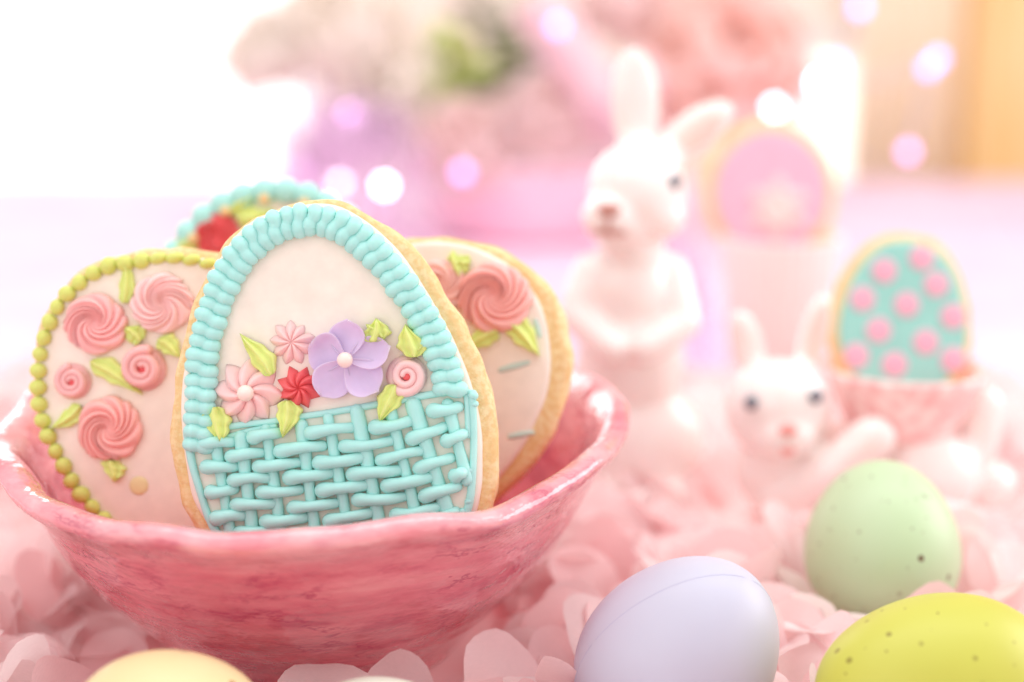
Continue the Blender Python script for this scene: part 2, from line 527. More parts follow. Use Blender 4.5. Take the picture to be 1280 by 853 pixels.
# ================================================================== the room far behind and the table
def box(x0, x1, y0, y1, z0, z1, b=0.0):
    v = [(x0, y0, z0), (x1, y0, z0), (x1, y1, z0), (x0, y1, z0), (x0, y0, z1), (x1, y0, z1), (x1, y1, z1), (x0, y1, z1)]
    return v, [(0, 3, 2, 1), (4, 5, 6, 7), (0, 1, 5, 4), (1, 2, 6, 5), (2, 3, 7, 6), (3, 0, 4, 7)]


def boxo(name, mat, parent, *d):
    o = link(name, mesh(name, *box(*d), smooth=False), mat, parent)
    bv = o.modifiers.new('edge', 'BEVEL'); bv.width = 0.4 * S; bv.segments = 2
    return o


wall = tag(link('back_wall', mesh('back_wall', *box(-320, 320, 234, 246, -75, 190), smooth=False), M['wall']), 'cream wall behind the table', kind='structure')
floor = tag(link('floor', mesh('floor', *box(-320, 320, -250, 234, -80, -75), smooth=False), M['floor']), 'wooden floor below the table', kind='structure')


def window(name, lab, x0, x1, z0, z1, nx, nz):
    o = tag(link(name, None, None, None, ((x0 + x1) / 2, 232, z0)), lab, kind='structure')
    cx = (x0 + x1) / 2; W = x1 - x0; H = z1 - z0
    fr = merge(box(-W / 2 - 3, W / 2 + 3, -2, 2, -4, 0), box(-W / 2 - 3, W / 2 + 3, -2, 2, H, H + 4), box(-W / 2 - 3, -W / 2, -2, 2, 0, H), box(W / 2, W / 2 + 3, -2, 2, 0, H))
    link('window_frame', mesh('window_frame', *fr, smooth=False), M['frame'], o)
    for i in range(nx):
        for j in range(nz):
            link('pane', mesh('pane', *box(-W / 2 + W * i / nx + .6, -W / 2 + W * (i + 1) / nx - .6, 0.2, 0.8, H * j / nz + .6, H * (j + 1) / nz - .6), smooth=False), M['pane'], o)
    return o


window('window', 'large bright daylight window behind the left end of the table', -134, -33, -6, 96, 1, 1)
window('window', 'narrow bright window beside the cream curtain', 43, 54.5, -10, 14.5, 1, 1)

door = thing('pine_cabinet', 'tall orange pine cabinet standing behind the right end of the table', 'cabinet', (100, 222, -75))
boxo('carcass', M['wood'], door, -30, 32, -6, 10, 0, 175)
for x in (-29, 2): boxo('door', M['wood'], door, x, x + 29, -8, -6.1, 6, 168)
cur = []
nn = 60
for j in (0, 1):
    for i in range(nn + 1):
        x = -8 + 16 * i / nn
        cur.append((x, 1.4 * math.sin(i * 0.9) + 0.4 * math.sin(i * 0.37), 0 if j == 0 else 180))
curt = link('curtain', mesh('curtain', cur, [(i, i + 1, nn + 2 + i, nn + 1 + i) for i in range(nn)]), M['curtain'], None, (61, 224, -73))
sm = curt.modifiers.new('thick', 'SOLIDIFY'); sm.thickness = 0.2 * S
tag(curt, 'cream curtain hanging beside the orange pine cabinet', 'curtain')

tab = thing('table', 'long table under the pale satin cloth', 'table', (0, 92, -75))
boxo('tabletop', M['wood'], tab, -150, 150, -86, 84, 70.5, 74.4)
for sx in (-138, 138):
    for sy in (-76, 74): boxo('leg', M['wood'], tab, sx - 4, sx + 4, sy - 4, sy + 4, 0, 70.3)

# pale satin cloth with soft folds
v, f = [], []
nx, ny = 120, 90
for j in range(ny + 1):
    for i in range(nx + 1):
        x = -152 + 304 * i / nx; y = 4 + 174.5 * j / ny
        z = 0.25 * noise.noise((x * 0.11, y * 0.09, 0)) + 0.12 * noise.noise((x * 0.4, y * 0.3, 3)) - 0.32
        v.append((x, y, z))
for j in range(ny):
    for i in range(nx): f.append((j * (nx + 1) + i, j * (nx + 1) + i + 1, (j + 1) * (nx + 1) + i + 1, (j + 1) * (nx + 1) + i))
hang = len(v)
for i in range(nx + 1):
    x = -152 + 304 * i / nx
    v.append((x, 180.2 + 0.5 * math.sin(i * 0.8), -2)); v.append((x, 180.5 + 1.2 * math.sin(i * 0.8), -22))
for i in range(nx):
    a = ny * (nx + 1) + i; b = hang + 2 * i
    f.append((a, a + 1, b + 2, b)); f.append((b, b + 2, b + 3, b + 1))
tag(link('satin_tablecloth', mesh('satin_tablecloth', v, f), M['satin']), 'pale lavender pink satin cloth spread over the whole table', 'tablecloth')

# ================================================================== the pink bowl
BOWL = (-5.5, 38.5)
BZ = 0.925
bowl = thing('pink_bowl', 'glossy pink handmade ceramic bowl with a wavy rolled rim, full of cookies', 'bowl', (BOWL[0], BOWL[1], 0.05))
prof = [(3.7, 0.0), (4.0, 0.06), (4.15, 0.35), (4.4, 0.75), (5.15, 1.5), (5.95, 2.35), (6.8, 3.3), (7.3, 4.2), (7.7, 5.0), (8.0, 5.55), (8.35, 5.95),
        (8.62, 6.2), (8.72, 6.42), (8.62, 6.62), (8.38, 6.7), (8.1, 6.62), (7.84, 6.36), (7.58, 5.9), (7.2, 5.2), (6.8, 4.2), (6.3, 3.2), (5.6, 2.2),
        (4.8, 1.45), (3.6, 0.85), (2.0, 0.65), (0.4, 0.6)]
prof = [(r_, z_ * BZ) for r_, z_ in prof]


def bowlwob(r, z, a):
    k = min(1.0, z / 6.0) if r > 3 else 0
    q = 0.13 * math.sin(3 * a + 0.6) + 0.08 * math.sin(7 * a + 2.0) + 0.05 * math.sin(13 * a + 1)
    h = 0.10 * math.sin(4 * a + 1.3) + 0.07 * math.sin(9 * a) + 0.04 * math.sin(17 * a + 2)
    g = 0.05 * noise.noise((r * math.cos(a) * 0.9, r * math.sin(a) * 0.9, z * 1.4))
    z *= 1 + 0.0125 * k * (r * math.sin(a) + 8.5)        # thrown a little lower on the viewer's side
    return r + k * k * q * 0.8 + g * k, z + k * k * h + g * k


bo = link('bowl_body', mesh('bowl_body', *revolve(prof, 160, fn=bowlwob)), M['bowl'], bowl)
ss = bo.modifiers.new('smooth', 'SUBSURF'); ss.levels = 1; ss.render_levels = 1

# ================================================================== front cookie: the piped basket
KF = 34.8 / 1778
ck = Cookie('basket_cookie', 'front egg cookie piped as an aqua woven basket with flowers along its brim', (-4.4, 33.74, 8.36), 415, 500, KF)
ck.biscuit([(213, 498), (222, 436), (251, 353), (277, 307), (313, 275), (356, 256), (405, 249), (444, 259), (489, 285), (522, 317), (561, 372), (597, 440),
            (618, 503), (626, 560), (622, 622), (608, 664), (580, 697), (540, 718), (490, 731), (430, 736), (370, 732), (310, 718), (262, 690), (234, 650), (220, 611), (211, 549)])
ck.flood([(227, 500), (236, 437), (261, 353), (287, 305), (321, 275), (364, 259), (405, 255), (438, 265), (471, 287), (504, 321), (539, 373), (574, 440),
          (595, 503), (603, 560), (600, 622), (586, 660), (560, 684), (520, 702), (480, 712), (430, 716), (370, 712), (318, 700), (278, 678), (255, 648), (240, 616), (230, 560)])

# rope handle: one piped coil after the other
hp = spline([(251, 556), (253, 518), (256, 446), (271, 384), (294, 333), (328, 297), (365, 279), (406, 278), (438, 291), (469, 317), (496, 348), (521, 384), (539, 415), (554, 451), (563, 486)], 41, False)
for i, (x, y) in enumerate(hp):
    a = hp[max(i - 1, 0)]; b = hp[min(i + 1, len(hp) - 1)]
    t = Vector((b[0] - a[0], -(b[1] - a[1]))).normalized(); nrm = Vector((-t.y, t.x))
    X, Y = ck.c(x, y); hw = (18.3 + rng.uniform(-1.5, 1.5)) * KF * (0.95 if i < 12 else 1.0)
    pts, rad = [], []
    sl = 0.05 + rng.uniform(-0.04, 0.04)
    for j in range(9):
        q = -1 + 2 * j / 8
        off = nrm * (q * hw * 0.66) + t * (sl * math.sin(q * 2.2)) * 0.85
        z = 0.145 + 0.10 * math.cos(q * 1.1) + 0.035 * abs(q)
        pts.append((off.x, off.y, z)); rad.append((0.172 + 0.05 * abs(q) - (0.03 if abs(q) > 0.9 else 0)) * (1 + rng.uniform(-0.04, 0.04)))
    place(ck.o, 'rope_coil', tube(pts, rad, 10), M['aqua'], X, Y, 0.02 + 0.02 * math.sin(i * 2.1))


# woven basket: uprights first, then short strands passing over every other one
def strand(pts, r0, name, zf, wob=0.06, head=0.0):
    P = [ck.c(*p) for p in pts]; cx, cy = P[len(P) // 2]
    Q = spline([(p[0] - cx, p[1] - cy) for p in P], 15, False)
    out, rad = [], []
    s1, s2 = rng.random() * 9, rng.random() * 9
    for j, (a, b) in enumerate(Q):
        t = j / 14
        out.append((a, b + 0.012 * math.sin(5 * t + s1), zf(t)))
        rad.append(r0 * (1 + wob * math.sin(7 * t + s2) + head * math.exp(-(t / 0.22) ** 2) - 0.5 * head * t))
    return place(ck.o, name, tube(out, rad, 10, 0.9), M['aqua'], cx, cy)


def line(a, b, n=5): return [(a[0] + (b[0] - a[0]) * k / n, a[1] + (b[1] - a[1]) * k / n) for k in range(n + 1)]


ups = [((272, 556), (290, 668), .11), ((303, 547), (320, 684), .132), ((334, 535), (357, 694), .112), ((378, 532), (400, 700), .12), ((411, 522), (444, 700), .11),
       ((447, 514), (484, 696), .14), ((488, 512), (531, 682), .118), ((517, 506), (570, 672), .148), ((560, 506), (584, 600), .12)]
for k, (a, b, r) in enumerate(ups):
    strand(line(a, b), r * 1.27, 'basket_upright', lambda t: 0.19 + 0.012 * math.sin(t * 30), 0.09)


def crop(p): return (230 + p[0] * 0.3047, 490 + p[1] * 0.3047)


dash = [(60, 212, 215, 203), (268, 185, 405, 165), (500, 165, 705, 145), (765, 145, 945, 118), (1000, 78, 1140, 62),
        (178, 262, 335, 250), (378, 240, 585, 218), (640, 222, 865, 200), (915, 190, 1080, 142),
        (78, 305, 228, 302), (290, 302, 490, 288), (538, 290, 760, 262), (790, 276, 995, 240), (1055, 200, 1165, 172),
        (188, 358, 370, 350), (418, 350, 615, 330), (676, 335, 895, 318), (945, 312, 1108, 268),
        (96, 408, 226, 398), (303, 410, 492, 398), (550, 402, 765, 378), (815, 382, 1032, 348), (1090, 340, 1165, 325),
        (200, 460, 392, 452), (432, 472, 640, 455), (695, 440, 915, 428), (968, 425, 1135, 385),
        (118, 512, 262, 502), (322, 526, 512, 512), (578, 525, 785, 490), (850, 500, 1062, 470),
        (212, 578, 385, 565), (436, 580, 650, 560), (716, 556, 905, 540), (1000, 520, 1130, 490),
        (135, 622, 290, 612), (340, 636, 540, 622), (600, 636, 800, 606), (880, 610, 1070, 580)]
for (x0, y0, x1, y1) in dash:
    a, b = crop((x0 + 24, y0)), crop((x1 - 14, y1))
    P = line(a, b)
    bow = rng.uniform(-1.2, 1.6)
    P = [(p[0], p[1] - bow * math.sin(math.pi * i / 5)) for i, p in enumerate(P)]
    o = strand(P, 0.148 + rng.uniform(-0.012, 0.014), 'basket_strand', lambda t: 0.20 + 0.18 * math.sin(math.pi * min(1, 0.12 + t * 0.88)) ** 0.8, 0.05, 0.24)
    X, Y = ck.c(*a)
# the frame lines of the basket
for nm, pts, r in (('brim_line', [(240, 551), (291, 532), (330, 528), (376, 520), (420, 514), (462, 507), (500, 500), (535, 494), (566, 490), (592, 492)], .085),
                   ('brim_line', [(244, 556), (262, 556), (290, 545), (320, 536), (345, 532)], .07),
                   ('basket_side_line', [(236, 540), (241, 575), (247, 598), (254, 621), (264, 650), (280, 674), (302, 690)], .10),
                   ('basket_side_line', [(590, 496), (592, 530), (592, 566), (590, 600), (587, 626), (578, 656), (562, 674)], .095),
                   ('basket_side_line', [(583, 494), (585, 520), (586, 545)], .075)):
    strand(pts, r, nm, lambda t: 0.175, 0.08)
# little blobs and peaks of icing where strokes start or stop
for x, y, r in ((239, 544, .15), (591, 494, .13), (593, 505, .10), (585, 588, .12), (581, 600, .11), (586, 626, .10), (411, 522, .09), (376, 541, .10), (242, 556, .11), (578, 640, .11), (381, 533, .08)):
    X, Y = ck.c(x, y)
    place(ck.o, 'icing_blob', ball(r, 14, 8, 0.8, 0.12), M['aqua'], X, Y, 0.20)

# flowers on the brim
def dflower(x, y, r, pts, sharp, tw, high, mat, seed, name='piped_drop_flower', cup=0.0, rot=0.0):
    X, Y = ck.c(x, y); return place(ck.o, name, dropflower(r * KF, pts, sharp, tw, high, seed, cup), M[mat], X, Y, 0.115, rot)


fl = dflower(311, 491, 44, 8, 1.0, 0.75, 0.42, 'palepink', 3)
ck.pearl(fl, 10.5, 0.36)
dflower(366, 428, 27, 9, 0.8, 0.15, 0.50, 'palepink', 5)
dflower(375, 485, 29, 8, 1.6, 0.75, 0.55, 'red', 9, cup=0.25)


def bigpetal(L, W, seed):
    """one petal-tip stroke from the flower's centre outwards along +y: a ruffled fan with one raised edge"""
    q = random.Random(seed); nu, nv = 18, 17; v, f = [], []
    ph = q.random() * 6
    for i in range(nu + 1):
        u = i / nu
        wd = W * (0.12 + 0.88 * math.sin(math.pi * 0.5 * min(1, u / 0.62)) ** 1.1) * math.sqrt(max(0.0, 1 - max(0, (u - 0.55) / 0.45) ** 2.2))
        for j in range(nv):
            t = -1 + 2 * j / (nv - 1)
            y = u * L * (1 - 0.06 * t * t)
            x = 0.5 * wd * t + 0.10 * L * u * (1 - u) * 2 * t
            z = 0.16 + 0.40 * u * (0.22 + 0.78 * ((t * 0.5 + 0.5) ** 2.0)) - 0.15 * math.sin(math.pi * u) * (1 - t * t) + 0.03 * math.sin(3 * t + 4 * u + ph) * u
            z += 0.10 * (1 - u) ** 2
            v.append((x, y, z))
    m = len(v)
    for i in range(nu):
        for j in range(nv - 1):
            f.append((i * nv + j, i * nv + j + 1, (i + 1) * nv + j + 1, (i + 1) * nv + j))
    # a full underside, so that the petal is a solid stroke of icing
    v += [(a * 0.93, b * 0.96, 0.0) for a, b, c in v]
    f += [tuple(m + k for k in reversed(q)) for q in f[:]]
    for i in range(nu):
        a, b = i * nv, (i + 1) * nv; f.append((a, b, m + b, m + a))
        a, b = i * nv + nv - 1, (i + 1) * nv + nv - 1; f.append((a, m + a, m + b, b))
    for j in range(nv - 1):
        a = nu * nv + j; f.append((a, a + 1, m + a + 1, m + a))
    return v, f


X, Y = ck.c(434, 450)
lil = link('lilac_flower', None, None, ck.o, (X, Y, 0.115))
for k, (ang, L, W) in enumerate(((-2, 52, 44), (72, 50, 50), (146, 56, 46), (-134, 58, 48), (-74, 60, 38))):
    o = link('flower_petal', mesh('flower_petal', *bigpetal(L * KF, W * KF, k)), M['lilac'], lil, (0, 0, 0.012 * k), (0, 0, R(ang)))
    sb = o.modifiers.new('round', 'SUBSURF'); sb.levels = 1; sb.render_levels = 1
ck.pearl(lil, 10, 0.40)
X, Y = ck.c(509, 470)
rs = place(ck.o, 'ribbon_rose', curlrose(28.5 * KF, 4, 1.8), M['palepink'], X, Y, 0.115, R(150))
link('rose_heart', mesh('rose_heart', *ball(0.11, 14, 8, 0.6)), M['red'], rs, (0, 0, 0.17))
for bx, by, tx, ty, wdt, sd in ((340, 470, 304, 416, 36, 1), (470, 428, 468, 398, 44, 2), (514, 447, 512, 405, 46, 13), (276, 508, 276, 556, 44, 4), (360, 500, 357, 547, 40, 5), (492, 480, 479, 530, 40, 6)):
    ck.leaf(bx, by, tx, ty, wdt, sd, z=0.20)
ck.leaf(478, 424, 460, 404, 30, 21, z=0.22); ck.leaf(524, 440, 530, 420, 26, 22, z=0.2)

# ================================================================== left cookie: roses and a beaded edge
KL = 37.5 / 1778
cl = Cookie('beaded_rose_cookie', 'left egg cookie with five pink roses and a lime beaded edge', (-8.96, 36.27, 7.28), 215, 520, KL)
ell = lambda cx, cy, a, bt, bb, n=28, tilt=0.0, egg=0.10: [(cx + a * (1 + egg * 0.0 + egg * math.sin(-t) * -1 * 0.6) * math.cos(t) + tilt * (bt if math.sin(t) > 0 else bb) * math.sin(t), cy - (bt if math.sin(t) > 0 else bb) * math.sin(t)) for t in [2 * math.pi * k / n for k in range(n)]]
LO = [(210, 323), (162, 330), (109, 349), (74, 384), (55, 431), (50, 480), (56, 527), (74, 568), (97, 610), (132, 650), (172, 686), (222, 700)]
LO = LO + [(440 - x, y) for x, y in LO[-2::-1]]
grow = lambda k, dy=0: [(220 + (x - 220) * k, 510 + (y - 510) * k + dy) for x, y in LO]
cl.biscuit(grow(1.075)); cl.flood(grow(1.012))
beads = spline([(300, 345), (257, 329), (210, 323), (162, 330), (135, 334), (109, 349), (88, 366), (74, 384), (63, 407), (55, 431), (51, 455), (50, 480), (51, 504), (56, 527), (64, 549), (74, 568), (85, 588), (97, 610), (113, 628), (132, 650), (152, 672), (176, 692)], 30, False)
for i, (x, y) in enumerate(beads):
    X, Y = cl.c(x, y); r = rng.uniform(9.6, 11.4) * KL
    if i < 6:
        place(cl.o, 'icing_bead', xf(ball(r * 0.82, 14, 8, 0.85), Matrix.Diagonal((1.35, 0.8, 1, 1))), M['bead'], X, Y, 0.16, R(12))
    else:
        place(cl.o, 'icing_bead', ball(r, 16, 10, 0.85, 0.05), M['bead'], X, Y, 0.17)
cl.rosette(122, 404, 40, 'pink', 11); cl.rosette(205, 381, 40, 'palepink', 12, 13, -3.0); cl.rosette(139, 535, 42, 'coral', 13)
for x, y, r, m, sd in ((94, 477, 25, 'pink', 7), (182, 461, 31, 'pink', 8)):
    X, Y = cl.c(x, y); o = place(cl.o, 'ribbon_rose', curlrose(r * KL, sd, 2.1), M[m], X, Y, 0.12)
    link('rose_heart', mesh('rose_heart', *ball(r * KL * 0.2, 14, 8, 0.6)), M['red'], o, (0, 0, 0.16))
for bx, by, tx, ty, wdt, sd in ((158, 380, 159, 322, 26, 31), (178, 428, 158, 408, 34, 32), (200, 425, 228, 448, 34, 33), (117, 452, 180, 494, 36, 34), (104, 508, 66, 536, 30, 35), (146, 575, 142, 602, 38, 36), (168, 430, 176, 406, 24, 37)):
    cl.leaf(bx, by, tx, ty, wdt, sd, z=0.13)
X, Y = cl.c(175, 607); place(cl.o, 'icing_spot', ball(12 * KL, 20, 8, 0.16), M['spot'], X, Y, 0.125)

# ================================================================== right cookie: one big rose
KR = 39 / 1778
cr = Cookie('big_rose_cookie', 'right egg cookie with one large coral rose on pale icing', (-2.3, 37.81, 7.31), 535, 500, KR, (R(90 - PITCH), 0, R(-7)))
cr.biscuit([(520, 296), (575, 297), (622, 310), (664, 336), (695, 374), (710, 422), (712, 465), (703, 508), (682, 556), (655, 592), (624, 624), (580, 690), (530, 730), (470, 735), (410, 700), (372, 620), (360, 520), (375, 430), (410, 360), (460, 315)])
cr.flood([(520, 303), (570, 304), (612, 318), (650, 345), (674, 380), (686, 424), (687, 465), (678, 506), (657, 552), (630, 590), (600, 622), (560, 680), (525, 712), (470, 715), (420, 684), (386, 610), (374, 520), (388, 436), (420, 372), (465, 326)])
cr.rosette(616, 369, 47, 'coral', 17, 15, 3.6)
cr.rosette(549, 356, 34, 'blush', 18)
for bx, by, tx, ty, wdt, sd in ((570, 345, 566, 312, 34, 41), (634, 402, 676, 440, 40, 42), (622, 412, 580, 438, 34, 43), (585, 330, 556, 322, 26, 44)):
    cr.leaf(bx, by, tx, ty, wdt, sd, z=0.14)
for x0, y0, x1, y1 in ((626, 460, 660, 450), (640, 542, 668, 536), (668, 398, 674, 416)):
    X, Y = cr.c((x0 + x1) / 2, (y0 + y1) / 2); dx, dy = (x1 - x0) * KR / 2, -(y1 - y0) * KR / 2
    place(cr.o, 'icing_dash', tube([(-dx, -dy, 0), (0, 0, 0), (dx, dy, 0)], [.07, .09, .06], 10, 0.5), M['mintdash'], X, Y, 0.13)

# ================================================================== back cookie: scalloped aqua edge and a red rose
KB = 43 / 1778
cb = Cookie('scalloped_cookie', 'rear cookie with a scalloped aqua border and a red rose, mostly hidden', (-7.13, 42.2, 8.69), 345, 400, KB)
cb.biscuit(ell(345, 400, 150, 166, 205, egg=-0.08)); cb.flood(ell(345, 402, 140, 155, 192, egg=-0.08))
for k in range(34):
    t = 2 * math.pi * k / 34
    X, Y = cb.c(345 + 146 * math.cos(t), 402 - (163 if math.sin(t) > 0 else 198) * math.sin(t))
    place(cb.o, 'scallop', ball(0.40, 16, 8, 0.6), M['aqua'], X, Y, 0.18)
    if k % 2:
        X, Y = cb.c(345 + 136 * math.cos(t), 402 - (152 if math.sin(t) > 0 else 186) * math.sin(t))
        place(cb.o, 'icing_dot', ball(0.17, 10, 6, 0.8), M['biscuit'], X, Y, 0.40)
cb.rosette(272, 294, 30, 'red', 21)
for bx, by, tx, ty, wdt, sd in ((252, 300, 212, 318, 36, 51), (300, 278, 345, 262, 40, 52), (290, 268, 320, 246, 30, 53)):
    cb.leaf(bx, by, tx, ty, wdt, sd, z=0.14)


# ================================================================== eggs on the petals
def egg(name, label, loc, L, W, mat, axis, seam=False):
    """an egg lying down; axis is the direction of its narrow end"""
    m = 30; prof = []
    for k in range(m + 1):
        t = math.pi * k / m
        z = -math.cos(t); r = math.sin(t) * (1 - 0.12 * z + 0.02 * z * z)
        prof.append((W / 2 * r + 1e-4, L / 2 * z))
    o = thing(name, label, 'egg', loc, Vector(axis).to_track_quat('Z', 'Y').to_euler(), 'pastel eggs on the petals')
    link('shell', mesh('shell', *revolve(prof, 56)), M[mat], o)
    if seam:
        pts = [(g * (r - 0.006) * math.cos(seam), g * (r - 0.006) * math.sin(seam), z) for g, pf in ((1, prof), (-1, prof[::-1])) for r, z in pf[1:-1]]
        link('seam', mesh('seam', *tube(pts, [0.012] * len(pts), 6)), M['seam'], o)
    return o


egg('lilac_egg', 'plain lilac egg with a fine seam, in front of the bowl and petals', (4.1, 32.4, 2.2), 5.6, 4.62, 'egg_lilac', (0.5, -0.2, 0.75), R(128))
egg('green_egg', 'speckled mint green egg standing behind the yellow green egg', (10.86, 39.6, 2.5), 5.0, 4.45, 'egg_green', (0.1, 0.5, 0.75))
egg('yellow_green_egg', 'speckled yellow green egg at the lower right, before the mint one', (9.8, 30.4, 2.35), 5.9, 4.3, 'egg_yg', (-0.95, -0.25, 0.05))
egg('cream_egg', 'cream yellow egg with few brown specks, under the bowl\'s left side', (-7.5, 28.5, 2.25), 4.3, 3.55, 'egg_cream', (0.9, 0.3, 0.05))
egg('mint_egg', 'pale mint egg just showing below the middle of the bowl', (-2.75, 29.1, 1.32), 4.6, 3.45, 'egg_mint', (0.9, -0.3, 0.05))


# ================================================================== figurines
def blob(c, r, rot=(0, 0, 0)):
    M4 = Matrix.Translation(Vector(c)) @ Euler([R(a) for a in rot]).to_matrix().to_4x4() @ Matrix.Diagonal((r[0], r[1], r[2], 1))
    return xf(ball(1.0, 24, 16), M4)


def limb(pts, rad):
    P = [Vector(p) for p in pts]; Q = []; q = []
    for i in range(len(P) - 1):
        for k in range(5): Q.append(P[i].lerp(P[i + 1], k / 5)); q.append(rad[i] + (rad[i + 1] - rad[i]) * k / 5)
    Q.append(P[-1]); q.append(rad[-1]); return tube(Q, q, 14)


def body(name, parts, mat, parent, vox=0.14):
    o = link(name, mesh(name, *merge(*parts)), mat, parent)
    m = o.modifiers.new('one_surface', 'REMESH'); m.mode = 'VOXEL'; m.voxel_size = vox * S; m.use_smooth_shade = True
    k = o.modifiers.new('soft', 'SMOOTH'); k.factor = 0.5; k.iterations = 7
    return o


rb = thing('standing_rabbit', 'tall white ceramic rabbit standing upright with paws clasped, one ear out', 'figurine', (4.55, 51.4, 0.2)); rb.scale = (0.95, 0.97, 0.943)
body('rabbit_body', [
    blob((0.1, 0, 2.2), (2.75, 2.4, 2.5)), blob((-0.2, 0, 5.4), (2.15, 1.9, 3.3)), blob((-0.35, -0.1, 8.2), (1.9, 1.6, 1.9)), blob((-0.2, -0.2, 9.8), (1.3, 1.3, 1.3)),
    blob((-0.05, -0.4, 12.0), (1.9, 1.9, 2.05)), blob((-1.15, -1.6, 11.3), (1.1, 1.0, 0.9)), blob((-0.7, -1.1, 11.0), (1.35, 1.2, 1.0)), blob((0.6, -1.0, 11.3), (1.15, 1.1, 1.0)), blob((-0.5, -1.7, 12.4), (0.7, 0.5, 0.9)),
    blob((-0.15, 0.2, 15.4), (0.98, 0.42, 2.2), (0, -3, 0)), blob((2.15, 0.25, 14.35), (1.75, 0.42, 0.85), (0, -36, 0)), limb([(0, 0, 13), (-.1, .2, 14)], [.8, .6]), limb([(.7, 0, 13), (1.4, .2, 13.7)], [.7, .55]),
    limb([(-1.75, -0.1, 9.0), (-2.45, -0.9, 7.5), (-1.1, -2.0, 6.4)], [0.75, 0.7, 0.62]), limb([(1.3, -0.1, 9.0), (1.75, -1.1, 7.2), (0.1, -2.05, 6.4)], [0.75, 0.7, 0.62]),
    blob((-1.3, -1.9, 0.55), (0.95, 1.6, 0.6)), blob((1.2, -1.9, 0.55), (0.95, 1.6, 0.6)), blob((1.0, 2.3, 2.0), (0.9, 0.9, 0.9))], M['rabbit'], rb)
for nm, c, r, m in (('eye', (1.2, -1.74, 12.65), (0.24, 0.2, 0.33), 'eye'), ('nose', (-1.28, -2.5, 11.7), (0.46, 0.24, 0.28), 'nose'), ('mouth', (-1.28, -2.5, 11.15), (0.10, 0.16, 0.5), 'nose'),
                    ('mouth', (-1.55, -2.36, 10.85), (0.36, 0.16, 0.12), 'nose'), ('mouth', (-0.92, -2.42, 10.82), (0.36, 0.16, 0.12), 'nose')):
    link(nm, mesh(nm, *blob((0, 0, 0), r)), M[m], rb, c)
link('inner_ear', mesh('inner_ear', *blob((0, 0, 0), (1.2, 0.2, 0.5), (0, -36, 0))), M['earpink'], rb, (2.2, -0.1, 14.35))

bn = thing('bunny_egg_cup', 'white ceramic bunny lying on its back, hugging a pink cup', 'figurine', (12.99, 48.92, 0.25))
body('bunny_body', [
    blob((-3.75, -1.0, 4.2), (1.9, 1.7, 1.75)), blob((-3.7, -2.2, 3.5), (1.1, 0.8, 0.8)), blob((-4.7, 0.1, 6.2), (0.62, 0.45, 1.4), (10, -18, 0)), blob((-2.45, -0.2, 6.5), (0.55, 0.4, 1.7), (0, 12, 0)),
    blob((-0.8, 0.6, 1.6), (3.6, 2.0, 1.7)), blob((-3.2, -0.5, 1.9), (1.9, 1.6, 1.9)), limb([(-3.6, -1.7, 1.0), (-2.2, -2.2, 2.2), (-0.7, -2.3, 3.5)], [0.85, 0.75, 0.8]),
    blob((1.5, -1.0, 1.7), (1.9, 1.5, 1.75)), limb([(2.6, -0.6, 1.2), (3.5, -0.5, 2.8), (3.6, -0.4, 4.2)], [0.95, 0.75, 0.7]), blob((4.3, 0.2, 1.0), (0.9, 0.9, 0.9)), blob((0.85, 0.2, 2.2), (2.2, 1.8, 1.0))], M['rabbit'], bn)
cupp = revolve([(1.5, 2.8), (1.9, 3.2), (2.3, 4.0), (2.6, 4.8), (2.86, 5.25), (2.9, 5.42), (2.8, 5.5), (2.66, 5.4), (2.4, 4.8), (2.0, 3.9), (1.4, 3.3), (0.3, 3.2)], 48)
link('cup', mesh('cup', *cupp), M['cup'], bn, (0.85, 0, 0))
for nm, c, r, m in (('eye', (-4.9, -2.32, 4.72), (0.25, 0.2, 0.27), 'eye'), ('eye', (-2.72, -2.36, 4.95), (0.25, 0.2, 0.27), 'eye'),
                    ('nose', (-3.75, -3.0, 3.95), (0.32, 0.18, 0.24), 'nosepink'), ('mouth', (-3.7, -2.86, 3.2), (0.26, 0.16, 0.2), 'nosepink')):
    link(nm, mesh(nm, *blob((0, 0, 0), r)), M[m], bn, c)
link('inner_ear', mesh('inner_ear', *blob((0, 0, 0), (0.36, 0.2, 1.3), (0, 12, 0))), M['earpink'], bn, (-2.4, -0.45, 6.6))

KP = 50.5 / 1778
cp = Cookie('polka_dot_cookie', 'small aqua egg cookie with pink polka dots standing in the bunny\'s cup', (13.92, 49.55, 7.24), 1130, 400, KP, FACE, 0.7)
cp.biscuit([(1130, 291), (1165, 298), (1195, 325), (1213, 370), (1219, 420), (1205, 470), (1170, 500), (1130, 508), (1088, 500), (1052, 470), (1036, 420), (1045, 370), (1066, 325), (1096, 298)])
cp.flood([(1130, 301), (1161, 308), (1188, 333), (1203, 374), (1208, 420), (1195, 462), (1165, 488), (1130, 494), (1094, 488), (1062, 462), (1048, 420), (1055, 374), (1075, 333), (1100, 308)], M['teal'])
for x, y in ((1104, 339), (1151, 323), (1077, 374), (1132, 381), (1169, 356), (1097, 413), (1156, 428), (1190, 396), (1069, 445), (1117, 456), (1190, 450)):
    X, Y = cp.c(x, y); place(cp.o, 'polka_dot', ball(16 * KP, 22, 8, 0.14), M['rosepink'], X, Y, 0.13)

